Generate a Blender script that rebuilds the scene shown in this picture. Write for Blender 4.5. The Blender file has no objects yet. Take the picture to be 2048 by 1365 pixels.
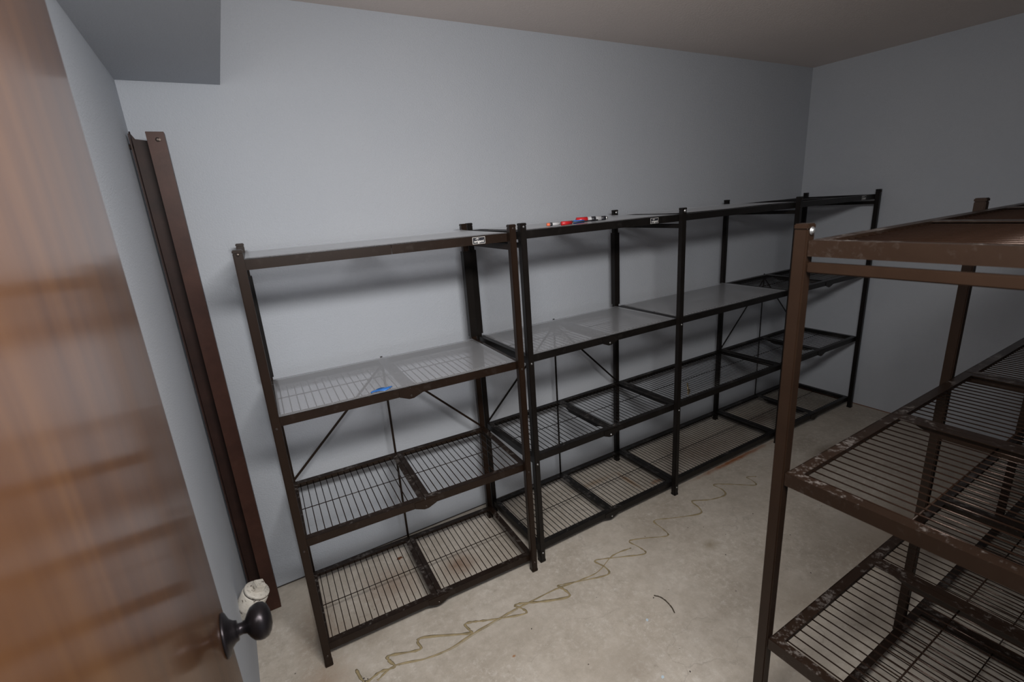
import bpy, bmesh, math, random
from mathutils import Vector, Matrix
random.seed(7)
PI = math.pi
C = bpy.context.scene.collection

# ------------------------------------------------------------------ camera
cam_d = bpy.data.cameras.new('camera')
cam = bpy.data.objects.new('camera', cam_d)
C.objects.link(cam)
Rm = Matrix([[0.857845, 0.197288, -0.474531],
             [-0.509433, 0.204843, -0.835774],
             [-0.067684, 0.958706, 0.276228]])
cam.matrix_world = Matrix.Translation((-0.0472, -1.9568, 1.5228)) @ Rm.to_4x4()
cam_d.sensor_width = 36.0
cam_d.lens = 962.06 / 2048 * 36.0
cam_d.clip_start = 0.01
cam_d.dof.use_dof = True
cam_d.dof.focus_distance = 1.9
cam_d.dof.aperture_fstop = 5.0
bpy.context.scene.camera = cam

# ------------------------------------------------------------------ light
W = bpy.data.worlds.new('world')
bpy.context.scene.world = W
W.use_nodes = True
W.node_tree.nodes['Background'].inputs[0].default_value = (0.75, 0.85, 1.0, 1)
W.node_tree.nodes['Background'].inputs[1].default_value = 0.38

def area(name, loc, target, size, power, col):
    l = bpy.data.lights.new(name, 'AREA')
    l.shape = 'RECTANGLE'; l.size = size[0]; l.size_y = size[1]; l.energy = power; l.color = col
    o = bpy.data.objects.new(name, l); C.objects.link(o)
    o.location = loc
    o.rotation_euler = (Vector(target) - Vector(loc)).to_track_quat('-Z', 'Y').to_euler()
    return o
area('camera_flash', (0.26, -1.86, 1.93), (0.66, -0.96, 0.62), (0.80, 0.20), 37.5, (1.0, 0.985, 0.97))

vs = bpy.context.scene.view_settings
vs.view_transform = 'Standard'; vs.look = 'None'; vs.gamma = 1.0
vs.use_curve_mapping = False
vs.exposure = 0.0

# ------------------------------------------------------------------ materials
def new_mat(name):
    m = bpy.data.materials.new(name); m.use_nodes = True
    nt = m.node_tree
    return m, nt, nt.nodes['Principled BSDF']

def noise(nt, scale, detail=4, rough=0.5, vec=None):
    n = nt.nodes.new('ShaderNodeTexNoise')
    n.inputs['Scale'].default_value = scale
    n.inputs['Detail'].default_value = detail
    n.inputs['Roughness'].default_value = rough
    if vec is not None: nt.links.new(vec, n.inputs['Vector'])
    return n.outputs['Fac']

def ramp(nt, fac, stops):
    r = nt.nodes.new('ShaderNodeValToRGB')
    e = r.color_ramp.elements
    while len(e) < len(stops): e.new(0.5)
    for el, (p, c) in zip(e, stops):
        el.position = p
        el.color = c if len(c) == 4 else (*c, 1)
    nt.links.new(fac, r.inputs[0])
    return r.outputs['Color']

def objvec(nt, scale=(1, 1, 1), loc=(0, 0, 0), rot=(0, 0, 0), geo=False):
    if geo:
        g = nt.nodes.new('ShaderNodeNewGeometry').outputs['Position']
    else:
        g = nt.nodes.new('ShaderNodeTexCoord').outputs['Object']
    mp = nt.nodes.new('ShaderNodeMapping')
    mp.inputs['Scale'].default_value = scale
    mp.inputs['Location'].default_value = loc
    mp.inputs['Rotation'].default_value = rot
    nt.links.new(g, mp.inputs[0])
    return mp.outputs[0]

def bump(nt, bsdf, h, strength, dist):
    b = nt.nodes.new('ShaderNodeBump')
    b.inputs['Strength'].default_value = strength
    b.inputs['Distance'].default_value = dist
    nt.links.new(h, b.inputs['Height'])
    nt.links.new(b.outputs[0], bsdf.inputs['Normal'])

def mix(nt, fac, a, b):
    m = nt.nodes.new('ShaderNodeMix'); m.data_type = 'RGBA'
    for v, i in ((fac, 0), (a, 6), (b, 7)):
        if hasattr(v, 'is_output'): nt.links.new(v, m.inputs[i])
        elif i == 0: m.inputs[0].default_value = v
        else: m.inputs[i].default_value = (*v, 1)
    return m.outputs[2]

def math_(nt, op, a, b=0.0, c=None, clamp=False):
    m = nt.nodes.new('ShaderNodeMath'); m.operation = op; m.use_clamp = clamp
    for i, v in enumerate((a, b, c)):
        if v is None: continue
        if hasattr(v, 'is_output'): nt.links.new(v, m.inputs[i])
        else: m.inputs[i].default_value = v
    return m.outputs[0]

def paint(name, c, c2, rough=0.75, bs=0.22, sc=170):
    m, nt, b = new_mat(name)
    v = objvec(nt, geo=True)
    f = noise(nt, 1.6, 3, 0.6, v)
    nt.links.new(ramp(nt, f, [(0.3, c), (0.75, c2)]), b.inputs['Base Color'])
    b.inputs['Roughness'].default_value = rough
    b.inputs['Specular IOR Level'].default_value = 0.3
    bump(nt, b, noise(nt, sc, 3, 0.55, v), bs, 0.004)
    return m
M = {}
M['wall'] = paint('wall_paint', (0.425, 0.448, 0.488), (0.455, 0.474, 0.508), 0.75, 0.5, 190)
M['ceiling'] = paint('ceiling_paint', (0.70, 0.625, 0.585), (0.74, 0.66, 0.615), 0.9, 0.35, 120)

def metal(name, c, c2, rough, dust=0.0, dustcol=(0.3, 0.27, 0.25), metallic=0.35):
    m, nt, b = new_mat(name)
    v = objvec(nt)
    f = noise(nt, 9, 5, 0.65, v)
    col = ramp(nt, f, [(0.35, c), (0.7, c2)])
    if dust:
        g = noise(nt, 55, 6, 0.75, v)
        g2 = noise(nt, 7, 3, 0.6, v)
        g = math_(nt, 'MULTIPLY', g, math_(nt, 'ADD', g2, 0.5))
        gn = nt.nodes.new('ShaderNodeNewGeometry'); sn = nt.nodes.new('ShaderNodeSeparateXYZ'); nt.links.new(gn.outputs['Normal'], sn.inputs[0])
        fac = math_(nt, 'MULTIPLY', math_(nt, 'MULTIPLY_ADD', g, 7.0, -3.9, True), dust)
        fac = math_(nt, 'MULTIPLY', fac, math_(nt, 'MULTIPLY_ADD', sn.outputs[2], 0.9, 0.1, True))
        col = mix(nt, fac, col, dustcol)
    nt.links.new(col, b.inputs['Base Color'])
    b.inputs['Metallic'].default_value = metallic
    b.inputs['Roughness'].default_value = rough
    b.inputs['Specular IOR Level'].default_value = 0.28
    bump(nt, b, noise(nt, 400, 2, 0.5, v), 0.08, 0.001)
    return m
M['bronze'] = metal('bronze_powder_coat', (0.0145, 0.0074, 0.0042), (0.019, 0.0098, 0.0056), 0.36, metallic=0.15)
M['rail'] = metal('bronze_powder_coat_dusty', (0.0138, 0.0073, 0.0044), (0.018, 0.0098, 0.006), 0.36, 0.35, metallic=0.15)
M['wire'] = metal('glossy_bronze_wire', (0.020, 0.010, 0.006), (0.028, 0.014, 0.009), 0.24, metallic=0.5)
M['wireblack'] = metal('glossy_black_wire', (0.008, 0.007, 0.0065), (0.012, 0.010, 0.009), 0.28, metallic=0.4)
M['black'] = metal('black_powder_coat', (0.0075, 0.0058, 0.005), (0.0115, 0.009, 0.0078), 0.36, metallic=0.15)
M['blackrail'] = metal('black_powder_coat_dusty', (0.007, 0.0056, 0.005), (0.011, 0.009, 0.008), 0.36, 0.4, (0.2, 0.18, 0.165), 0.15)
M['steel'] = metal('brown_painted_steel', (0.034, 0.0125, 0.008), (0.056, 0.022, 0.0145), 0.45, 0.35, (0.2, 0.13, 0.10), 0.1)
M['steeldark'] = metal('dark_brown_painted_steel', (0.018, 0.008, 0.006), (0.033, 0.014, 0.010), 0.5, 0.3, (0.16, 0.1, 0.08), 0.1)
M['zinc'] = metal('zinc_bolt', (0.36, 0.36, 0.36), (0.5, 0.5, 0.5), 0.35, metallic=0.9)
M['darkbolt'] = metal('dark_bolt', (0.05, 0.04, 0.035), (0.08, 0.06, 0.05), 0.3, metallic=0.6)
M['knob'] = metal('oil_rubbed_bronze', (0.022, 0.019, 0.021), (0.032, 0.027, 0.028), 0.33, metallic=0.75)
M['twig'] = metal('rubber_strip', (0.05, 0.04, 0.03), (0.09, 0.07, 0.05), 0.8, metallic=0.0)

def plain(name, c, rough=0.5, metallic=0.0, var=0.06, sc=40):
    m, nt, b = new_mat(name)
    f = noise(nt, sc, 3, 0.5, objvec(nt))
    a = tuple(max(0, x * (1 - var)) for x in c); d = tuple(min(1, x * (1 + var)) for x in c)
    nt.links.new(ramp(nt, f, [(0.3, a), (0.7, d)]), b.inputs['Base Color'])
    b.inputs['Roughness'].default_value = rough
    b.inputs['Metallic'].default_value = metallic
    return m
M['red'] = plain('red_plastic', (0.50, 0.015, 0.02), 0.35)
M['blue'] = plain('blue_plastic', (0.02, 0.13, 0.50), 0.35)
M['bluefilm'] = plain('blue_film', (0.035, 0.17, 0.52), 0.4)
M['orange'] = plain('orange_plastic', (0.75, 0.16, 0.07), 0.4)
M['yellow'] = plain('yellow_plastic', (0.62, 0.48, 0.08), 0.4)
M['barrel'] = plain('pale_grey_plastic', (0.46, 0.46, 0.47), 0.4)
M['inkblack'] = plain('black_plastic', (0.02, 0.02, 0.025), 0.4)
M['silver'] = plain('silver_end', (0.55, 0.55, 0.55), 0.3, 0.8)
M['white'] = plain('white_print', (0.62, 0.60, 0.58), 0.5)
M['brass'] = plain('mottled_brass', (0.16, 0.12, 0.07), 0.5, 0.4, 0.7, 120)
M['leaf'] = plain('dry_leaf', (0.16, 0.055, 0.02), 0.8, 0, 0.4)
M['glue'] = plain('dried_adhesive', (0.30, 0.235, 0.13), 0.42, 0, 0.25, 30)
M['fleck'] = plain('pale_blue_paint', (0.50, 0.60, 0.68), 0.6)
M['crumb'] = plain('dark_crumb', (0.05, 0.04, 0.035), 0.9)

# chipped off-white paint of the cleanout
m, nt, b = new_mat('chipped_cream_paint')
v = objvec(nt)
f = noise(nt, 60, 5, 0.7, v)
nt.links.new(ramp(nt, f, [(0.385, (0.05, 0.03, 0.02)), (0.41, (0.50, 0.46, 0.40)), (0.7, (0.60, 0.56, 0.50))]), b.inputs['Base Color'])
b.inputs['Roughness'].default_value = 0.55
bump(nt, b, f, 0.3, 0.004)
M['cream'] = m

# translucent shelf liner
m, nt, b = new_mat('translucent_liner_plastic')
b.inputs['Base Color'].default_value = (0.95, 0.955, 0.98, 1)
b.inputs['Roughness'].default_value = 0.42
v = objvec(nt)
tr = nt.nodes.new('ShaderNodeBsdfTransparent'); tr.inputs[0].default_value = (0.98, 0.98, 0.99, 1)
tl = nt.nodes.new('ShaderNodeBsdfTranslucent'); tl.inputs[0].default_value = (0.6, 0.6, 0.6, 1)
mx = nt.nodes.new('ShaderNodeMixShader'); mx.inputs[0].default_value = 0.2
mx2 = nt.nodes.new('ShaderNodeMixShader'); gb = nt.nodes.new('ShaderNodeNewGeometry').outputs['Backfacing']
nt.links.new(math_(nt, 'MULTIPLY_ADD', gb, -0.03, 0.845), mx2.inputs[0])
nt.links.new(b.outputs[0], mx.inputs[1]); nt.links.new(tl.outputs[0], mx.inputs[2])
nt.links.new(mx.outputs[0], mx2.inputs[1]); nt.links.new(tr.outputs[0], mx2.inputs[2])
gl = nt.nodes.new('ShaderNodeBsdfGlossy'); gl.inputs['Roughness'].default_value = 0.32; gl.inputs[0].default_value = (0.95, 0.95, 0.95, 1)
fr = nt.nodes.new('ShaderNodeFresnel'); fr.inputs[0].default_value = 1.42; ff = math_(nt, 'MULTIPLY', fr.outputs[0], math_(nt, 'SUBTRACT', 1.0, gb))
mx3 = nt.nodes.new('ShaderNodeMixShader')
nt.links.new(ff, mx3.inputs[0]); nt.links.new(mx2.outputs[0], mx3.inputs[1]); nt.links.new(gl.outputs[0], mx3.inputs[2])
nt.links.new(mx3.outputs[0], nt.nodes['Material Output'].inputs[0])
M['liner'] = m

# varnished wood of the door
m, nt, b = new_mat('varnished_wood')
v = objvec(nt, (14, 14, 0.9))
f1 = noise(nt, 1.5, 6, 0.62, v)
v2 = objvec(nt, (120, 120, 2.2))
f2 = noise(nt, 1.0, 3, 0.6, v2)
col = ramp(nt, f1, [(0.25, (0.052, 0.020, 0.0065)), (0.5, (0.088, 0.036, 0.011)), (0.75, (0.130, 0.057, 0.017))])
col = mix(nt, math_(nt, 'MULTIPLY', f2, 0.35), col, (0.06, 0.02, 0.008))
nt.links.new(col, b.inputs['Base Color'])
b.inputs['Roughness'].default_value = 0.32
b.inputs['Specular IOR Level'].default_value = 0.35
b.inputs['Coat Weight'].default_value = 0.8
b.inputs['Coat IOR'].default_value = 1.5
b.inputs['Coat Roughness'].default_value = 0.13
bump(nt, b, f2, 0.05, 0.001)
M['wood'] = m

# concrete
m, nt, b = new_mat('bare_concrete')
v = objvec(nt, geo=True)
f1 = noise(nt, 2.2, 8, 0.68, v)
f2 = noise(nt, 22, 6, 0.7, v)
f3 = noise(nt, 160, 3, 0.6, v)
col = ramp(nt, f1, [(0.34, (0.36, 0.305, 0.245)), (0.5, (0.49, 0.43, 0.36)), (0.66, (0.58, 0.52, 0.45))])
col = mix(nt, math_(nt, 'MULTIPLY_ADD', f2, 1.6, -0.62, True), col, (0.29, 0.245, 0.19))
f4 = noise(nt, 42, 6, 0.78, objvec(nt, (1, 1, 1), (3, 1, 0), geo=True))
f5 = noise(nt, 3.2, 3, 0.6, objvec(nt, (1, 1, 1), (7, 2, 0), geo=True))
patch = math_(nt, 'MULTIPLY_ADD', f5, 5.0, -2.1, True)
col = mix(nt, math_(nt, 'MULTIPLY', math_(nt, 'MULTIPLY_ADD', f4, 5.0, -2.55, True), math_(nt, 'MULTIPLY_ADD', patch, 0.62, 0.25)), col, (0.70, 0.66, 0.60))
col = mix(nt, math_(nt, 'MULTIPLY', math_(nt, 'MULTIPLY_ADD', f4, -5.0, 2.15, True), math_(nt, 'MULTIPLY_ADD', patch, 0.65, 0.28)), col, (0.21, 0.175, 0.14))
col = mix(nt, math_(nt, 'MULTIPLY', f3, 0.30), col, (0.52, 0.48, 0.43))
# dark specks
sp = nt.nodes.new('ShaderNodeTexVoronoi'); sp.inputs['Scale'].default_value = 16
nt.links.new(v, sp.inputs['Vector'])
spf = math_(nt, 'LESS_THAN', sp.outputs['Distance'], 0.045)
spr = nt.nodes.new('ShaderNodeSeparateColor'); nt.links.new(sp.outputs['Color'], spr.inputs[0])
spf = math_(nt, 'MULTIPLY', spf, math_(nt, 'GREATER_THAN', spr.outputs[0], 0.55))
col = mix(nt, math_(nt, 'MULTIPLY', spf, 0.75), col, (0.07, 0.05, 0.04))
# hairline cracks
vd = nt.nodes.new('ShaderNodeVectorMath'); vd.operation = 'MULTIPLY_ADD'
nz = nt.nodes.new('ShaderNodeTexNoise'); nz.inputs['Scale'].default_value = 5; nz.inputs['Detail'].default_value = 5
nt.links.new(v, nz.inputs['Vector'])
nt.links.new(nz.outputs['Color'], vd.inputs[0]); vd.inputs[1].default_value = (0.35, 0.35, 0.35); nt.links.new(v, vd.inputs[2])
vc = nt.nodes.new('ShaderNodeTexVoronoi'); vc.feature = 'DISTANCE_TO_EDGE'; vc.inputs['Scale'].default_value = 1.3
nt.links.new(vd.outputs[0], vc.inputs['Vector'])
ck = math_(nt, 'LESS_THAN', vc.outputs['Distance'], 0.0035)
ck = math_(nt, 'MULTIPLY', ck, math_(nt, 'MULTIPLY_ADD', f1, 3.0, -1.3, True))
col = mix(nt, math_(nt, 'MULTIPLY', ck, 0.4), col, (0.15, 0.12, 0.10))
# rust stains that sit on the slab: soft blobs and a rust line
sep = nt.nodes.new('ShaderNodeSeparateXYZ'); nt.links.new(v, sep.inputs[0])
def blob(cx, cy, rx, ry, amt, colr, wob=0.7):
    global col
    dx = math_(nt, 'DIVIDE', math_(nt, 'SUBTRACT', sep.outputs[0], cx), rx)
    dy = math_(nt, 'DIVIDE', math_(nt, 'SUBTRACT', sep.outputs[1], cy), ry)
    d = math_(nt, 'SQRT', math_(nt, 'ADD', math_(nt, 'MULTIPLY', dx, dx), math_(nt, 'MULTIPLY', dy, dy)))
    d = math_(nt, 'ADD', d, math_(nt, 'MULTIPLY', math_(nt, 'SUBTRACT', f2, 0.5), wob * 2))
    k = math_(nt, 'MULTIPLY', math_(nt, 'SUBTRACT', 1.0, d, None, True), amt)
    col = mix(nt, k, col, colr)
for a in [(0.57, -0.26, 0.10, 0.09, 0.8, (0.20, 0.10, 0.05)), (0.28, -0.20, 0.16, 0.14, 0.6, (0.22, 0.13, 0.08)),
          (0.12, -0.35, 0.12, 0.14, 0.5, (0.20, 0.15, 0.10)), (1.76, -0.31, 0.10, 0.02, 1.0, (0.24, 0.10, 0.03)),
          (1.62, -0.21, 0.02, 0.13, 0.9, (0.25, 0.12, 0.04)), (1.45, -0.12, 0.2, 0.03, 0.6, (0.25, 0.14, 0.06)),
          (2.25, -0.42, 0.40, 0.022, 1.2, (0.30, 0.11, 0.04)), (2.2, -0.25, 0.5, 0.2, 0.4, (0.20, 0.12, 0.09)),
          (2.85, -0.2, 0.3, 0.12, 0.7, (0.14, 0.09, 0.07)), (2.75, -0.66, 0.22, 0.05, 0.7, (0.17, 0.13, 0.09)),
          (-0.02, -0.25, 0.12, 0.25, 0.6, (0.20, 0.13, 0.08)), (-0.05, -0.5, 0.12, 0.1, 0.5, (0.26, 0.15, 0.08)),
          (1.55, -0.80, 0.05, 0.04, 0.6, (0.20, 0.15, 0.08)), (0.54, -0.78, 0.009, 0.006, 1.2, (0.33, 0.15, 0.05)),
          (1.57, -1.20, 0.15, 0.09, 0.4, (0.21, 0.16, 0.11)), (0.9, -1.05, 0.25, 0.12, 0.25, (0.24, 0.20, 0.16)),
          (1.1, -1.6, 0.25, 0.2, 0.5, (0.22, 0.16, 0.11)), (2.3, -1.2, 0.5, 0.2, 0.5, (0.22, 0.15, 0.09))]:
    blob(*a)
nt.links.new(col, b.inputs['Base Color'])
nt.links.new(math_(nt, 'MULTIPLY_ADD', f1, 0.35, 0.36), b.inputs['Roughness'])
bump(nt, b, math_(nt, 'ADD', f3, math_(nt, 'MULTIPLY', f2, 1.5)), 0.12, 0.003)
M['concrete'] = m

# ------------------------------------------------------------------ helpers
def box(bm, x0, x1, y0, y1, z0, z1, bev=0.0):
    r = bmesh.ops.create_cube(bm, size=1.0)
    vs_ = r['verts']
    for q in vs_:
        q.co = Vector(((x0 + x1) / 2 + q.co.x * (x1 - x0), (y0 + y1) / 2 + q.co.y * (y1 - y0), (z0 + z1) / 2 + q.co.z * (z1 - z0)))
    if bev:
        es = list({e for q in vs_ for e in q.link_edges})
        bmesh.ops.bevel(bm, geom=es, offset=bev, segments=2, affect='EDGES')

def prism(bm, pts, ext):
    """closed polygon pts (3D) extruded by vector ext"""
    vv = [bm.verts.new(p) for p in pts]
    f = bm.faces.new(vv)
    r = bmesh.ops.extrude_face_region(bm, geom=[f])
    bmesh.ops.translate(bm, vec=Vector(ext), verts=[g for g in r['geom'] if isinstance(g, bmesh.types.BMVert)])
    bmesh.ops.recalc_face_normals(bm, faces=bm.faces)

def rod(bm, a, b, r, seg=8, r2=None):
    a = Vector(a); b = Vector(b); d = b - a
    q = d.to_track_quat('Z', 'Y').to_matrix().to_4x4()
    bmesh.ops.create_cone(bm, cap_ends=True, segments=seg, radius1=r, radius2=r if r2 is None else r2, depth=d.length,
                          matrix=Matrix.Translation((a + b) / 2) @ q)

def lathe(bm, prof, seg=32, mat=Matrix.Identity(4)):
    rings = []
    for r, z in prof:
        rings.append([bm.verts.new(mat @ Vector((r * math.cos(2 * PI * k / seg), r * math.sin(2 * PI * k / seg), z))) for k in range(seg)])
    for i in range(len(rings) - 1):
        for k in range(seg):
            bm.faces.new((rings[i][k], rings[i][(k + 1) % seg], rings[i + 1][(k + 1) % seg], rings[i + 1][k]))
    bm.faces.new(rings[0][::-1]); bm.faces.new(rings[-1])
    bmesh.ops.recalc_face_normals(bm, faces=bm.faces)

def mesh(bm, name, mat, smooth=False):
    me = bpy.data.meshes.new(name)
    bm.to_mesh(me); bm.free()
    me.materials.append(mat)
    if smooth:
        for f in me.polygons: f.use_smooth = True
    return me

def put(name, me, parent=None, loc=(0, 0, 0), rot=(0, 0, 0)):
    o = bpy.data.objects.new(name, me); C.objects.link(o)
    o.location = loc; o.rotation_euler = rot
    if parent is not None: o.parent = parent
    return o

def tag(o, label, cat, group=None):
    o['label'] = label; o['category'] = cat
    if group: o['group'] = group
    return o

def root(name, loc, rz, label, cat, group=None):
    o = put(name, None, None, loc, (0, 0, rz))
    return tag(o, label, cat, group)

def B(): return bmesh.new()

# ------------------------------------------------------------------ the setting
XL, XR, YW, YN, ZC = -0.2364, 3.5501, 0.0704, -1.935, 2.2472
ZS, XS = 1.9684, 0.0482
def struct(name, boxes, mat):
    bm = B()
    for q in boxes: box(bm, *q)
    o = put(name, mesh(bm, name, mat)); o['kind'] = 'structure'
    return o
T = 0.12
struct('floor', [(XL - T, XR + T, YN - 1.6, YW + T, -0.1, 0.0)], M['concrete'])
struct('ceiling', [(XL - T, XR + T, YN - 1.6, YW + T, ZC, ZC + 0.1)], M['ceiling'])
struct('wall_back', [(XL - T, XR + T, YW, YW + T, 0, ZC)], M['wall'])
struct('wall_left', [(XL - T, XL, YN - 1.6, YW, 0, ZC)], M['wall'])
struct('wall_right', [(XR, XR + T, YN - 0.001, YW, 0, ZC)], M['wall'])
DX0, DX1, DZ = -0.18, 0.68, 2.06
struct('wall_front', [(XL, DX0 - 0.001, YN - T, YN, 0, ZS), (DX1, XR, YN - T, YN, 0, ZC), (XS, DX1, YN - T, YN, DZ, ZC)], M['wall'])
struct('trim_1', [(DX1 - 0.02, DX1 + 0.05, YN + 0.0005, YN + 0.015, 0, DZ + 0.05), (XS + 0.001, DX1 - 0.02, YN + 0.0005, YN + 0.015, DZ - 0.015, DZ + 0.05)], M['wood'])
struct('trim_2', [(XL, XS, YN - 1.6, YW, ZS, ZC - 0.0005)], M['wall']).name = 'wall_soffit'
# thin strips for the grimy gap at the foot of the walls, not baseboards
struct('grime_gap_back', [(XL, XR, YW - 0.0035, YW - 0.0002, 0.0002, 0.004)], M['crumb'])
struct('grime_gap_right', [(XR - 0.004, XR - 0.0002, YN, YW, 0.0002, 0.004)], M['leaf'])

# ------------------------------------------------------------------ shelving racks
PT = 0.025            # post tube
DEP = 0.4363          # post centre to post centre, front to back
ZT = [0.0717, 0.5068, 0.9443, 1.421]
YF, YB = -DEP + PT / 2 + 0.001, -PT / 2 - 0.001      # shelf outer edges
FL, TH, HT = 0.024, 0.0022, 0.029    # flange width, gauge, rail height

def post_me(mat, h=1.45):
    bm = B(); box(bm, -PT / 2, PT / 2, -PT / 2, PT / 2, 0.006, h - 0.008, 0.0025)
    box(bm, -PT / 2 - 0.001, PT / 2 + 0.001, -PT / 2 - 0.001, PT / 2 + 0.001, 0.0, 0.012, 0.002)
    box(bm, -PT / 2 - 0.0006, PT / 2 + 0.0006, -PT / 2 - 0.0006, PT / 2 + 0.0006, h - 0.01, h, 0.002)
    return mesh(bm, 'post', mat)

def long_rail_me(x0, x1, mat, front=True):
    """angle rail: vertical outer face, flat top flange"""
    bm = B()
    y0, s = (YF, 1) if front else (YB, -1)
    ya, yb = sorted((y0, y0 + s * TH)); box(bm, x0, x1, ya, yb, -HT, 0)
    ya, yb = sorted((y0 + s * 0.0005, y0 + s * FL)); box(bm, x0 + 0.0005, x1 - 0.0005, ya, yb, -TH, 0.0)
    ya, yb = sorted((y0 + s * (FL - TH), y0 + s * FL)); box(bm, x0 + 0.001, x1 - 0.001, ya, yb, -0.011, -TH)
    return mesh(bm, 'long_rail', mat)

def end_rail_me(x, s, mat, ends=True):
    bm = B()
    a, b_ = sorted((x, x + s * TH)); box(bm, a, b_, YF + TH, YB - TH, -HT, 0)
    a, b_ = sorted((x + s * 0.0005, x + s * FL)); box(bm, a, b_, YF + FL, YB - FL, -TH - 0.0003, -0.0003)
    return mesh(bm, 'end_rail', mat)

def cross_rail_me(x, s, mat):
    """centre rail: shallow at its ends, deep web between, like a folded gusset"""
    bm = B()
    a, b_ = sorted((x, x + s * 0.021)); box(bm, a, b_, YF + FL, YB - FL, -TH - 0.0003, -0.0003)
    prism(bm, [(x, YF + FL, 0 - .001), (x, YF + FL, -0.010), (x, YF + FL + 0.03, -0.012), (x, YF + FL + 0.075, -HT), (x, YB - FL - 0.075, -HT), (x, YB - FL - 0.03, -0.012), (x, YB - FL, -0.010), (x, YB - FL, -.001)], (s * TH, 0, 0))
    return mesh(bm, 'cross_rail', mat)

def wire_me(mat):
    bm = B(); rod(bm, (0, YF + TH + 0.002, -0.0062), (0, YB - TH - 0.002, -0.0062), 0.0017, 6)
    return mesh(bm, 'wire', M['wire'] if mat is M['bronze'] else M['wireblack'], True)

def bolt_me(mat, r=0.0042):
    bm = B()
    lathe(bm, [(r, 0), (r, 0.0014), (r * 0.75, 0.0026), (r * 0.3, 0.0031)], 12)
    return mesh(bm, 'bolt', mat)

def brace_me(a, b_, mat, w=0.009):
    bm = B(); a = Vector(a); b_ = Vector(b_); d = (b_ - a).normalized(); n = Vector((d.z, 0, -d.x)) * w / 2
    prism(bm, [a - n, b_ - n, b_ + n, a + n], (0, 0.003, 0))
    return mesh(bm, 'brace', mat)

def gusset_me(xc, mat):
    bm = B()
    prism(bm, [(xc - 0.040, YF - 0.0022, -0.006), (xc + 0.040, YF - 0.0022, -0.006), (xc + 0.040, YF - 0.0022, -HT), (xc + 0.008, YF - 0.0022, -HT - 0.013), (xc - 0.008, YF - 0.0022, -HT - 0.013), (xc - 0.040, YF - 0.0022, -HT)], (0, 0.0021, 0))
    return mesh(bm, 'hinge_plate', mat)

def add_wires(shelf, x0, x1, n, me, wm_long, many):
    if many:
        for k in range(n):
            put('wire', me, shelf, (x0 + (x1 - x0) * (k + 0.5) / n, 0, 0))
    else:
        bm = B()
        for k in range(n):
            x = x0 + (x1 - x0) * (k + 0.5) / n
            rod(bm, (x, YF + TH + 0.002, -0.0062), (x, YB - TH - 0.002, -0.0062), 0.0017, 6)
        o = put('wire_grid', mesh(bm, 'wire_grid', wm_long, True), shelf); o['kind'] = 'stuff'

def rack(loc, rz, label, scheme='bronze', w=0.842, shelf=(-0.006, 0.848), braces=True, many=True, boltm='darkbolt', group=None):
    pm, rm = (M['bronze'], M['rail']) if scheme == 'bronze' else (M['black'], M['blackrail'])
    t = root('shelving_rack', loc, rz, label, 'shelving rack', group)
    P = post_me(pm)
    for x in (0, w):
        for y in (0, -DEP): put('post', P, t, (x, y, 0))
    x0, x1 = shelf; xc = (x0 + x1) / 2
    fr = [long_rail_me(x0, xc - 0.0006, rm), long_rail_me(xc + 0.0006, x1, rm), long_rail_me(x0, xc - 0.0006, rm, False), long_rail_me(xc + 0.0006, x1, rm, False)]
    er = [end_rail_me(x0, 1, rm), end_rail_me(x1, -1, rm)]
    cr = [cross_rail_me(xc - 0.0006, -1, rm), cross_rail_me(xc + 0.0006, 1, rm)]
    gs = gusset_me(xc, rm); bt = bolt_me(M[boltm]); wm = wire_me(pm)
    bm = B(); rod(bm, (x0 + 0.004, (YF + YB) / 2, -0.0095), (xc - 0.004, (YF + YB) / 2, -0.0095), 0.0018, 6); lw1 = mesh(bm, 'support_wire', pm, True)
    bm = B(); rod(bm, (xc + 0.004, (YF + YB) / 2, -0.0095), (x1 - 0.004, (YF + YB) / 2, -0.0095), 0.0018, 6); lw2 = mesh(bm, 'support_wire', pm, True)
    for i, z in enumerate(ZT):
        s = put('shelf', None, t, (0, 0, z))
        for me in fr: put('long_rail', me, s)
        for me in er: put('end_rail', me, s)
        for me in cr: put('cross_rail', me, s)
        put('support_wire', lw1, s); put('support_wire', lw2, s)
        if i < 3:
          put('hinge_plate', gs, s)
          put('bolt', bt, s, (xc, YF - 0.0022, -HT - 0.002), (PI / 2, 0, 0))
        add_wires(s, x0 + 0.022, xc - 0.022, 16, wm, pm, many)
        add_wires(s, xc + 0.022, x1 - 0.022, 16, wm, pm, many)
        for x in (0, w):
            put('bolt', bt, t, (x, -DEP - PT / 2, z - 0.024 if i < 3 else z + 0.016), (PI / 2, 0, 0))
    # end bars just below the top shelf
    bm = B(); box(bm, -0.007, 0.007, YF, YB, 1.362, 1.381, 0.002); eb = mesh(bm, 'end_bar', pm)
    for x in (0, w): put('end_bar', eb, t, (x, 0, 0))
    if braces:
        yb_ = -0.0127
        z2, z3 = ZT[1], ZT[2]
        yb_ = YB + 0.0005
        put('brace', brace_me((0.006, yb_, z2 + 0.005), (xc - 0.004, yb_, z3 - 0.03), pm), t)
        put('brace', brace_me((w - 0.006, yb_, z2 + 0.005), (xc + 0.004, yb_, z3 - 0.03), pm), t)
        put('brace', brace_me((xc, yb_ + 0.0035, ZT[0] - 0.01), (xc, yb_ + 0.0035, z3 + 0.004), pm), t)
        bm = B(); lathe(bm, [(0.013, 0), (0.013, 0.006), (0.009, 0.009)], 14)
        put('brace_hub', mesh(bm, 'brace_hub', pm), t, (xc, yb_ + 0.001, z3 - 0.024), (PI / 2, 0, 0))
    return t

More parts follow.
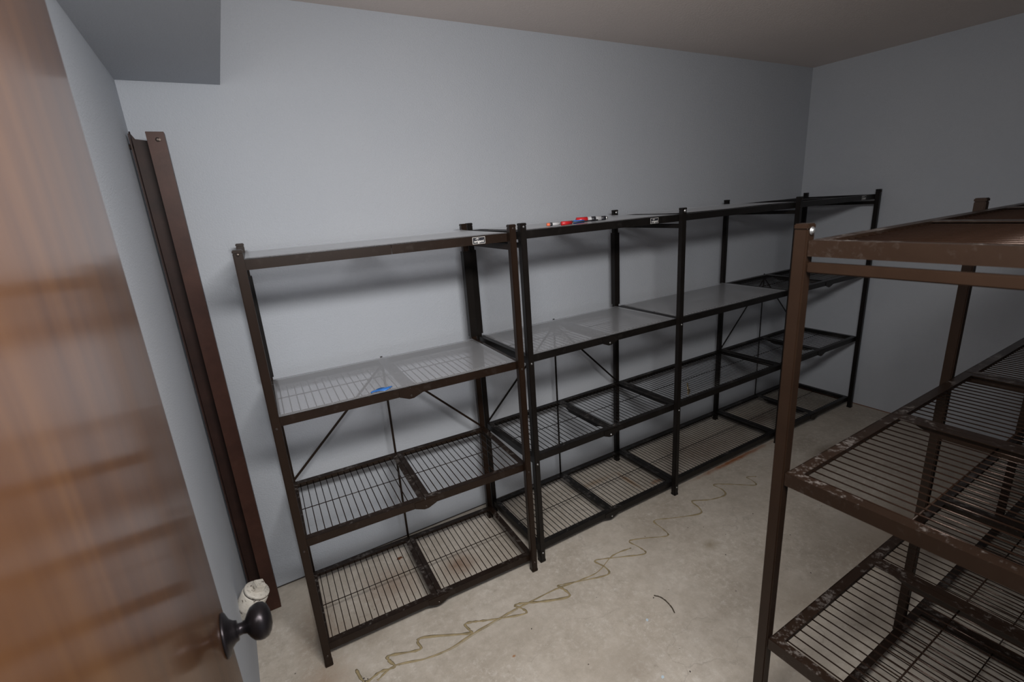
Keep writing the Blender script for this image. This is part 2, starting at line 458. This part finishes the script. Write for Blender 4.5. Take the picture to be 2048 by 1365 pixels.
def ext_shelf(loc, rz, length, label, scheme='black', many=True, group=None, n=38):
    pm, rm = (M['bronze'], M['rail']) if scheme == 'bronze' else (M['black'], M['blackrail'])
    t = root('extension_shelf', loc, rz, label, 'shelf', group)
    key = (scheme, round(length, 4), many)
    if key not in ext_cache:
        bm = B(); rod(bm, (0.004, (YF + YB) / 2, -0.0095), (length - 0.004, (YF + YB) / 2, -0.0095), 0.0018, 6)
        bm2 = B()
        for y in (YF + 0.012, YB - 0.012):
            for x in (-0.006, length + 0.006):
                box(bm2, x - 0.014, x + 0.014, y - 0.009, y + 0.009, 0.0002, 0.0022)
        ext_cache[key] = (long_rail_me(0, length, rm), long_rail_me(0, length, rm, False), end_rail_me(0, 1, rm), end_rail_me(length, -1, rm), mesh(bm, 'support_wire', pm, True), mesh(bm2, 'corner_clip', rm), wire_me(pm))
    a, b_, c, d, e, f, g = ext_cache[key]
    put('long_rail', a, t); put('long_rail', b_, t); put('end_rail', c, t); put('end_rail', d, t); put('support_wire', e, t)
    add_wires(t, 0.022, length - 0.022, n, g, pm, many)
    return t
ext_cache = {}
TIER = ['bottom', 'second lowest', 'third', 'top']

AX, AY, ATH = 0.0, -0.0137 + 0.0108, -0.0453
BX, BY = 0.8812, -0.0137
DX, DY = 2.616, -0.0137
FX, FY, FTH = 0.8691, -1.4527, 0.0068
rackA = rack((AX, AY, 0), ATH, 'bronze four-tier wire rack nearest the pair of brown steel channels', 'bronze')
rackB = rack((BX, BY, 0), 0, 'dark four-tier wire rack with coloured pens on its top liner', 'black', w=0.838, shelf=(-0.006, 0.844), boltm='zinc')
rackD = rack((DX, DY, 0), 0, 'dark four-tier wire rack without liners, standing in the far corner', 'black', w=0.8452, shelf=(-0.006, 0.851), many=False)
rackF = rack((FX, FY, 0), FTH, 'bronze wire rack closest to the camera on the right side', 'bronze', w=0.8385, shelf=(-0.008, 0.915), braces=False)
rackH = rack((2.632, -1.4407, 0), FTH, 'dark wire rack in the far right, mostly seen through the near bronze rack', 'bronze', many=False, braces=False)
CL = 2.607 - 1.7280
for i, z in enumerate(ZT):
    ext_shelf((1.7275, BY, z), 0, CL, TIER[i] + ' one of the four long dark wire shelves bridging two back-wall racks', 'black', True, 'bridging shelves between the back-wall racks')
for i, z in enumerate(ZT):
    ext_shelf((FX + 0.918 * math.cos(FTH), FY + 0.918 * math.sin(FTH), z), FTH, 2.625 - FX - 0.918, TIER[i] + ' one of the wire shelves continuing behind the near bronze rack on the right', 'bronze', False, 'bridging shelves on the right')

# small galvanised slot hook on the rear right post of the near back-wall rack
bm = B()
box(bm, -0.002, 0.004, -0.0006, 0.0006, 0, 0.034); box(bm, -0.010, 0.004, -0.0006, 0.0006, 0.0, 0.006); box(bm, -0.007, -0.002, -0.0006, 0.0006, 0.024, 0.034)
put('slot_hook', mesh(bm, 'slot_hook', M['zinc']), rackA, (0.842, -PT / 2 - 0.001, 0.765))
# sleeves that stiffen the rear posts of the folding racks
for rk, w_ in ((rackA, 0.842), (rackB, 0.838)):
    for x in (0, w_):
        bm = B(); sg = 1 if x == 0 else -1
        box(bm, x - 0.017, x + 0.017, -0.0155, 0.0155, 0.955, 1.335, 0.001)
        put('post_sleeve', mesh(bm, 'post_sleeve', M['black']), rk)
# washers of the folding pivot at the heads of the posts
for rk, pts_, m_ in ((rackF, [(0, -DEP), (0, 0)], 'zinc'), (rackB, [(0.838, -DEP), (0.838, 0)], 'zinc'), (rackD, [(0.8452, -DEP)], 'darkbolt')):
    bm = B(); lathe(bm, [(0.0075, 0), (0.0075, 0.0015), (0.0048, 0.0015), (0.0048, 0.0035), (0.0018, 0.0042)], 20)
    wme = mesh(bm, 'pivot_washer', M[m_], True)
    for x, y in pts_:
        put('pivot_washer', wme, rk, (x, y - PT / 2 - 0.0005, 1.437), (PI / 2, 0, 0))
bm = B(); lathe(bm, [(0.0105, 0), (0.0105, 0.002), (0.0065, 0.002), (0.0065, 0.0015), (0.003, 0.0015), (0.003, 0.003)], 20)

# name plates on three top rails
def text_mesh(body, size, mat, name, bold=0.0):
    cu = bpy.data.curves.new(name, 'FONT'); cu.body = body; cu.size = size
    cu.align_x = 'CENTER'; cu.align_y = 'CENTER'; cu.extrude = 0.0002; cu.offset = bold; cu.resolution_u = 2
    o = bpy.data.objects.new(name + '_tmp', cu); C.objects.link(o)
    bpy.context.view_layer.update()
    me = bpy.data.meshes.new_from_object(o.evaluated_get(bpy.context.evaluated_depsgraph_get()))
    bpy.data.objects.remove(o); bpy.data.curves.remove(cu)
    me.name = name; me.materials.clear(); me.materials.append(mat)
    return me
def plate_meshes():
    bm = B(); box(bm, -0.0235, 0.0235, 0, 0.0008, -0.0115, 0.0115, 0.0002); rim = mesh(bm, 'plate_rim', M['white'])
    bm = B(); box(bm, -0.0222, 0.0222, -0.0003, 0.0, -0.0102, 0.0102); face = mesh(bm, 'plate_face', M['inkblack'])
    tm = text_mesh('origami', 0.0122, M['white'], 'lettering', 0.00035)
    bm = B()   # little folded-paper mark above the word
    for pts_ in ([(-0.014, 0.0045), (-0.008, 0.0075), (-0.0085, 0.0045)], [(-0.0085, 0.0045), (-0.005, 0.009), (-0.002, 0.0045)], [(-0.004, 0.0045), (0.001, 0.0072), (0.000, 0.0045)]):
        prism(bm, [(x, -0.0005, z) for x, z in pts_], (0, 0.0002, 0))
    return rim, face, tm, mesh(bm, 'emblem', M['white'])
PM = plate_meshes()
for rk, x in ((rackA, 0.7215), (rackB, 0.678), (rackD, 0.705)):
    p = put('name_plate', PM[0], rk, (x, YF - 0.0010, ZT[3] - 0.0145))
    put('plate_face', PM[1], p); put('lettering', PM[2], p, (0, -0.0005, -0.0028), (PI / 2, 0, 0)); put('emblem', PM[3], p)

# ------------------------------------------------------------------ liners
def liner(loc, rz, x0, x1, label, seed, lift=0.0, y1=YB - 0.001):
    bm = B(); nx, ny = 40, 14
    rr = random.Random(seed); ph = [rr.uniform(0, 6) for _ in range(4)]
    y0 = YF + 0.0015
    g = []
    for j in range(ny + 1):
        row = []
        for i in range(nx + 1):
            u, v_ = i / nx, j / ny
            z = 0.0012 + 0.0007 * (math.sin(u * 9 + ph[0]) * math.sin(v_ * 5 + ph[1]) + 1)
            z += lift * (v_ ** 4) * (0.5 + 0.5 * math.sin(u * 7 + ph[2]))
            row.append(bm.verts.new((x0 + (x1 - x0) * u, y0 + (y1 - y0) * v_, z)))
        g.append(row)
    for j in range(ny):
        for i in range(nx):
            bm.faces.new((g[j][i], g[j][i + 1], g[j + 1][i + 1], g[j + 1][i]))
    r = bmesh.ops.extrude_face_region(bm, geom=list(bm.faces))
    bmesh.ops.translate(bm, vec=(0, 0, 0.0009), verts=[q for q in r['geom'] if isinstance(q, bmesh.types.BMVert)])
    bmesh.ops.recalc_face_normals(bm, faces=bm.faces)
    o = put('shelf_liner', mesh(bm, 'shelf_liner', M['liner'], True), None, loc, (0, 0, rz))
    return tag(o, label, 'shelf liner', 'translucent liners on the back-wall shelves')
liner((AX, AY, ZT[2]), ATH, 0.012, 0.830, 'frosted plastic liner holding the blue scrap, on the bronze rack by the steel channels', 1)
liner((AX, AY, ZT[3]), ATH, 0.014, 0.828, 'frosted plastic liner on the top shelf of the bronze back-wall rack', 2, 0.004)
liner((BX, BY, ZT[2]), 0, 0.012, 0.826, 'empty frosted liner on the shelf below the coloured pens', 3)
liner((BX, BY, ZT[3]), 0, 0.014, 0.824, 'frosted plastic liner under the coloured pens', 4, 0.003)
liner((1.7275, BY, ZT[2] + 0.0022), 0, 0.012, CL - 0.012, 'grey liner on the third-tier bridging shelf, right of the middle dark rack', 5)
liner((1.7275, BY, ZT[3] + 0.0022), 0, 0.012, CL - 0.012, 'pale liner on the top bridging shelf, right of the coloured pens', 6, 0.003)

# ------------------------------------------------------------------ door
t = put('door_1', None); t['kind'] = 'structure'
DFX, DE = -0.178, -1.072
bm = B(); box(bm, DFX - 0.035, DFX, YN + 0.006, DE, 0.012, 2.03, 0.0018)
put('door_leaf', mesh(bm, 'door_leaf', M['wood']), t)
bm = B(); box(bm, DFX - 0.030, DFX - 0.005, DE - 0.0002, DE + 0.0012, 0.85 - 0.028, 0.85 + 0.028)
put('latch_plate', mesh(bm, 'latch_plate', M['knob']), t)
bm = B()
Mk = Matrix.Translation((DFX, -1.128, 0.850)) @ Matrix.Rotation(PI / 2, 4, 'Y') @ Matrix.Scale(1.1, 4)
lathe(bm, [(0.0335, 0.0), (0.0335, 0.003), (0.0315, 0.0052), (0.0285, 0.0062), (0.021, 0.0095), (0.0165, 0.0145), (0.0148, 0.019)], 40, Mk)
rose = put('rose', mesh(bm, 'rose', M['knob'], True), t)
bm = B()
lathe(bm, [(0.0135, 0.0185), (0.0095, 0.0195), (0.0088, 0.0255), (0.0105, 0.0305), (0.018, 0.0345), (0.0245, 0.0395), (0.0275, 0.0465), (0.0282, 0.052), (0.0262, 0.0585), (0.020, 0.0635), (0.011, 0.0665), (0.003, 0.0672)], 40, Mk)
put('knob', mesh(bm, 'knob', M['knob'], True), t)
bm = B()
for zz in (0.25, 1.02, 1.80):
    rod(bm, (DFX + 0.004, YN + 0.008, zz - 0.045), (DFX + 0.004, YN + 0.008, zz + 0.045), 0.006, 12)
put('hinge', mesh(bm, 'hinge', M['knob'], True), t)

# ------------------------------------------------------------------ steel channels in the corner
t = root('steel_channel', (-0.1605, -0.02, 0), 0, 'tall brown painted steel channel with a bolt near its top, beside the rack', 'steel channel')
bm = B(); hw = 0.0235
box(bm, -hw, hw, -0.034, -0.030, 0, 1.803, 0.0008); box(bm, -hw, -hw + 0.004, -0.0305, 0.012, 0.0, 1.803, 0.0006); box(bm, hw - 0.004, hw, -0.0305, 0.012, 0.0, 1.803, 0.0006)
put('channel', mesh(bm, 'channel', M['steel']), t)
bm = B(); lathe(bm, [(0.0065, 0), (0.0065, 0.003), (0.003, 0.005)], 6); put('bolt', mesh(bm, 'bolt', M['darkbolt']), t, (0.004, -0.034, 1.780), (PI / 2, 0, 0))
bm = B(); box(bm, 0.006, 0.012, -0.041, -0.034, 1.776, 1.782, 0.001); put('bolt_shank', mesh(bm, 'bolt_shank', M['darkbolt']), t)
t = root('steel_angle', (-0.206, 0.0, 0), 0, 'thin dark brown angle iron with a torn pointed top, left of the channel', 'angle iron')
bm = B()
prism(bm, [(-0.024, 0.010, 0), (0.020, 0.010, 0), (0.020, 0.010, 1.785), (-0.012, 0.010, 1.790), (-0.024, 0.010, 1.812)], (0, 0.004, 0))
prism(bm, [(-0.024, -0.030, 0), (-0.024, 0.0105, 0), (-0.024, 0.0105, 1.812), (-0.024, -0.012, 1.795), (-0.024, -0.030, 1.80)], (0.004, 0, 0))
put('flange', mesh(bm, 'flange', M['steeldark']), t)
bm = B(); rod(bm, (-0.030, -0.010, 1.765), (-0.020, -0.010, 1.765), 0.008, 8); put('bolt', mesh(bm, 'bolt', M['darkbolt']), t)
bm = B()
rr = random.Random(3)
for k in range(5):
    a = Vector((0.008 * k - 0.012, -0.045 - 0.006 * rr.random(), 0.003)); b_ = a + Vector((rr.uniform(-.012, .012), -0.03, 0.0)); b_.z = 0.003
    rod(bm, a, b_, 0.002, 6)
put('loose_tie_wires', mesh(bm, 'loose_tie_wires', M['darkbolt']), t)['label'] = 'frayed dark wire ends at the foot'

# ------------------------------------------------------------------ cleanout pipe
t = root('cleanout_pipe', (-0.1815, -0.375, 0.352), 0, 'cream painted drain cleanout with square plug, low on the left wall behind the door knob', 'pipe fitting')
ax = Vector((0.52, -0.10, 0.85)).normalized(); q4 = ax.to_track_quat('Z', 'Y').to_matrix().to_4x4()
bm = B()
lathe(bm, [(0.034, -0.125), (0.034, -0.062), (0.040, -0.052), (0.0415, -0.046), (0.0415, -0.004), (0.039, -0.001)], 36, q4)
put('hub', mesh(bm, 'hub', M['cream'], True), t)
bm = B(); lathe(bm, [(0.0385, -0.001), (0.0385, 0.0015), (0.036, 0.002)], 36, q4)
put('gasket', mesh(bm, 'gasket', M['crumb'], True), t)
bm = B(); lathe(bm, [(0.0395, 0.002), (0.0395, 0.009), (0.037, 0.012), (0.010, 0.012)], 36, q4)
put('plug', mesh(bm, 'plug', M['cream'], True), t)
bm = B(); box(bm, -0.0165, 0.0165, -0.0150, 0.0150, 0.010, 0.036, 0.0025)
bmesh.ops.transform(bm, matrix=q4 @ Matrix.Rotation(0.5, 4, 'Z'), verts=bm.verts)
put('square_head', mesh(bm, 'square_head', M['cream']), t)

# ------------------------------------------------------------------ pens on the top liner
def stick(name, a, b_, segs, label, cat, z, parts):
    """segs: (part name, t0, t1, r0, r1, material)"""
    a = Vector((*a, z)); b_ = Vector((*b_, z)); t_ = root(name, a, 0, label, cat, 'pens and markers on the top liner')
    d = b_ - a
    for nm, t0, t1, r0, r1, m_ in segs:
        bm = B(); rod(bm, d * t0, d * t1, r0, 14, r1); put(nm, mesh(bm, nm, M[m_], True), t_)
    return t_
zl = ZT[3] + 0.004
stick('marker', (1.205, -0.352), (1.335, -0.392), [('cap', 0.0, 0.34, 0.0105, 0.0105, 'red'), ('barrel', 0.33, 0.78, 0.0100, 0.0100, 'barrel'), ('band', 0.775, 0.93, 0.0088, 0.0088, 'inkblack'), ('end_plug', 0.925, 1.0, 0.0085, 0.006, 'silver'), ('print', 0.46, 0.60, 0.01005, 0.01005, 'inkblack')],
      'thick pale grey marker with red cap and silver end', 'marker', zl + 0.0108, None)
stick('pen', (1.072, -0.43), (1.255, -0.425), [('cap', 0.0, 0.26, 0.0078, 0.0070, 'red'), ('barrel', 0.255, 1.0, 0.0030, 0.0026, 'inkblack')],
      'slim black pen with a red cap', 'pen', zl + 0.008, None)
stick('pen', (1.035, -0.385), (1.085, -0.400), [('tip', 0.0, 0.22, 0.0055, 0.0065, 'orange'), ('barrel', 0.22, 1.0, 0.0060, 0.0055, 'barrel'), ('clip', 0.24, 0.42, 0.0066, 0.0066, 'inkblack')],
      'short clear pen with orange tip, leftmost of the pens', 'pen', zl + 0.0068, None)
stick('pen', (1.150, -0.405), (1.205, -0.410), [('body', 0.0, 0.85, 0.0068, 0.0062, 'blue'), ('nib', 0.85, 1.0, 0.0050, 0.002, 'inkblack')],
      'short blue pen in front of the red-capped marker', 'pen', zl + 0.0072, None)
stick('pencil', (1.135, -0.362), (1.190, -0.352), [('body', 0.0, 0.7, 0.0036, 0.0036, 'yellow'), ('ferrule', 0.7, 0.85, 0.0052, 0.0052, 'inkblack'), ('eraser', 0.85, 1.0, 0.004, 0.0035, 'yellow')],
      'thin yellow pencil stub behind the red-capped black pen', 'pencil', zl + 0.0055, None)

# blue scrap
bm = B(); g = []
for i in range(13):
    u = i / 12; row = []
    for j in range(5):
        v_ = j / 4 - 0.5
        wdt = 0.022 * math.sin(PI * min(1, u * 1.02 + 0.02)) ** 0.6 + 0.003
        row.append(bm.verts.new((-0.038 + 0.076 * u, v_ * wdt + 0.010 * (u - 0.5) + 0.004 * math.sin(u * 6), 0.0026 + 0.005 * abs(math.sin(u * 4.2 + v_ * 5)) + 0.0005)))
    g.append(row)
for i in range(12):
    for j in range(4): bm.faces.new((g[i][j], g[i + 1][j], g[i + 1][j + 1], g[i][j + 1]))
r = bmesh.ops.extrude_face_region(bm, geom=list(bm.faces)); bmesh.ops.translate(bm, vec=(0, 0, 0.0008), verts=[q for q in r['geom'] if isinstance(q, bmesh.types.BMVert)])
bmesh.ops.recalc_face_normals(bm, faces=bm.faces)
tag(put('plastic_scrap', mesh(bm, 'plastic_scrap', M['bluefilm'], True), None, (0.311, -0.420, ZT[2] + 0.0005), (0, 0, 0.05)), 'crumpled strip of blue film lying on the frosted liner', 'scrap')

# mottled metal bracket on the bridging shelf
bm = B()
prism(bm, [(-0.020, 0, 0), (0.026, 0, 0), (0.030, 0, 0.008), (0.024, 0, 0.017), (0.008, 0, 0.020), (0.002, 0, 0.026), (0.003, 0, 0.055), (-0.006, 0, 0.060), (-0.014, 0, 0.055), (-0.010, 0, 0.040), (-0.016, 0, 0.028), (-0.010, 0, 0.018), (-0.020, 0, 0.010)], (0, 0.004, 0))
tag(put('metal_bracket', mesh(bm, 'metal_bracket', M['brass']), None, (1.885, -0.385, ZT[1] - 0.003), (-0.15, 0, 0.5)), 'small mottled L-shaped bracket standing on the bridging shelf wires', 'bracket')

# ------------------------------------------------------------------ the floor's traces
def ribbon(bm, pts_, w, h, jit=0.3, seed=1):
    """raised dried bead along a smooth path"""
    rr = random.Random(seed); P = [Vector((*q, 0)) for q in pts_]; S = []
    for i in range(len(P) - 1):
        p0, p1, p2, p3 = P[max(0, i - 1)], P[i], P[i + 1], P[min(len(P) - 1, i + 2)]
        for k in range(5):
            t_ = k / 5
            S.append(0.5 * ((2 * p1) + (p2 - p0) * t_ + (2 * p0 - 5 * p1 + 4 * p2 - p3) * t_ * t_ + (3 * p1 - p0 - 3 * p2 + p3) * t_ ** 3))
    S.append(P[-1]); rows = []
    for i, s_ in enumerate(S):
        d = (S[min(len(S) - 1, i + 1)] - S[max(0, i - 1)])
        d = d.normalized() if d.length > 1e-6 else Vector((1, 0, 0)); n = Vector((-d.y, d.x, 0))
        ww = w * (1 + jit * rr.uniform(-1, 1)); zz = h * (1 + 0.4 * rr.uniform(-1, 1))
        rows.append([bm.verts.new(s_ + n * ww + Vector((0, 0, 0.0001))), bm.verts.new(s_ + n * ww * 0.5 + Vector((0, 0, zz))), bm.verts.new(s_ - n * ww * 0.5 + Vector((0, 0, zz))), bm.verts.new(s_ - n * ww + Vector((0, 0, 0.0001)))])
    for i in range(len(rows) - 1):
        for k in range(3): bm.faces.new((rows[i][k], rows[i][k + 1], rows[i + 1][k + 1], rows[i + 1][k]))
        bm.faces.new((rows[i][3], rows[i][0], rows[i + 1][0], rows[i + 1][3]))
    bm.faces.new(rows[0]); bm.faces.new(rows[-1][::-1])
    bmesh.ops.recalc_face_normals(bm, faces=bm.faces)
S1 = [[0.056, -0.515], [0.071, -0.58], [0.124, -0.572], [0.174, -0.583], [0.164, -0.547], [0.172, -0.529], [0.271, -0.567], [0.275, -0.532], [0.305, -0.528], [0.444, -0.604], [0.457, -0.597], [0.453, -0.562], [0.482, -0.568], [0.551, -0.602], [0.668, -0.649], [0.672, -0.623], [0.655, -0.596], [0.677, -0.597], [0.765, -0.643], [0.852, -0.678], [0.866, -0.657], [0.853, -0.606], [0.923, -0.632], [1.059, -0.677], [1.079, -0.638], [1.07, -0.584], [1.172, -0.63], [1.275, -0.677], [1.285, -0.637], [1.276, -0.578], [1.349, -0.605], [1.444, -0.652], [1.463, -0.604], [1.475, -0.54], [1.572, -0.583], [1.692, -0.631], [1.727, -0.597], [1.743, -0.542], [1.824, -0.586], [1.916, -0.605], [1.947, -0.567], [1.949, -0.511], [2.021, -0.559], [2.114, -0.64], [2.142, -0.607], [2.147, -0.569], [2.191, -0.595]]
S2 = [[0.108, -0.598], [0.176, -0.578], [0.274, -0.612], [0.364, -0.625], [0.448, -0.617], [0.545, -0.612], [0.646, -0.61], [0.714, -0.613], [0.832, -0.617], [0.923, -0.632], [1.035, -0.642], [1.152, -0.605], [1.251, -0.616]]
bm = B(); n1 = 22
ribbon(bm, S1[:n1], 0.0050, 0.0010, 0.45, 1); ribbon(bm, S1[n1 - 1:], 0.0034, 0.0009, 0.45, 4); ribbon(bm, S2, 0.0032, 0.0010, 0.5, 2)
ribbon(bm, [(x + 0.01, y - 0.006) for x, y in S2[1:7]], 0.0012, 0.0006, 0.5, 9)
tag(put('glue_trail', mesh(bm, 'glue_trail', M['glue'], True)), 'wavy olive-brown trail of dried adhesive across the concrete floor', 'glue trail')
bm = B(); ribbon(bm, [(1.133, -0.864), (1.148, -0.886), (1.150, -0.917), (1.144, -0.945), (1.134, -0.966)], 0.0024, 0.003, 0.2, 3)
tag(put('rubber_strip', mesh(bm, 'rubber_strip', M['twig'], True)), 'thin curved dark strip lying alone on open floor', 'strip')
bm = B()
prism(bm, [(-0.016, 0.0, 0.0008), (-0.004, -0.008, 0.001), (0.004, -0.004, 0.003), (0.015, -0.006, 0.001), (0.008, 0.003, 0.002), (0.012, 0.010, 0.001), (0.0, 0.006, 0.003), (-0.006, 0.011, 0.001)], (0, 0, 0.0008))
tag(put('dry_leaf', mesh(bm, 'dry_leaf', M['leaf']), None, (0.36, -0.067, 0.0)), 'small orange-brown dry leaf under the bronze back-wall rack', 'leaf')
bm = B(); rr = random.Random(11)
for k in range(46):
    x, y = rr.uniform(-0.1, 2.6), rr.choice((rr.uniform(-1.3, -0.72), rr.uniform(-0.42, 0.02))); r_ = rr.uniform(0.0010, 0.0026)
    mt = Matrix.Translation((x, y, r_ * 0.5)) @ Matrix.Rotation(rr.uniform(0, 3), 4, 'Z') @ Matrix.Diagonal((1.5, 1, 0.6, 1))
    bmesh.ops.create_icosphere(bm, subdivisions=1, radius=r_, matrix=mt)
o = tag(put('floor_grit', mesh(bm, 'floor_grit', M['crumb'])), 'dark crumbs of grit scattered over the concrete floor', 'grit'); o['kind'] = 'stuff'
bm = B(); rr = random.Random(21)
for k in range(26):
    x, y = 0.062 + rr.gauss(0, 0.012), -0.60 + rr.gauss(0, 0.016); r_ = rr.uniform(0.001, 0.003)
    bmesh.ops.create_icosphere(bm, subdivisions=1, radius=r_, matrix=Matrix.Translation((x, y, r_ * 0.6)) @ Matrix.Diagonal((1.4, 1, 0.7, 1)))
o = tag(put('dirt_clump', mesh(bm, 'dirt_clump', M['crumb'])), 'little dark clump of dirt at the near end of the adhesive trail', 'dirt'); o['kind'] = 'stuff'

for x, y, a_, lb in ((1.027, -0.931, 0.7, 'pale blue paint fleck near the thin dark strip on open floor'), (0.905, -1.118, 0.2, 'pale blue paint fleck on open floor at the lower edge of the photo')):
    bm = B(); prism(bm, [(-0.006, -0.003, 0.0002), (0.002, -0.005, 0.0002), (0.007, 0.0, 0.0002), (0.003, 0.005, 0.0002), (-0.004, 0.003, 0.0002)], (0, 0, 0.0005))
    tag(put('paint_fleck', mesh(bm, 'paint_fleck', M['fleck']), None, (x, y, 0), (0, 0, a_)), lb, 'paint fleck')
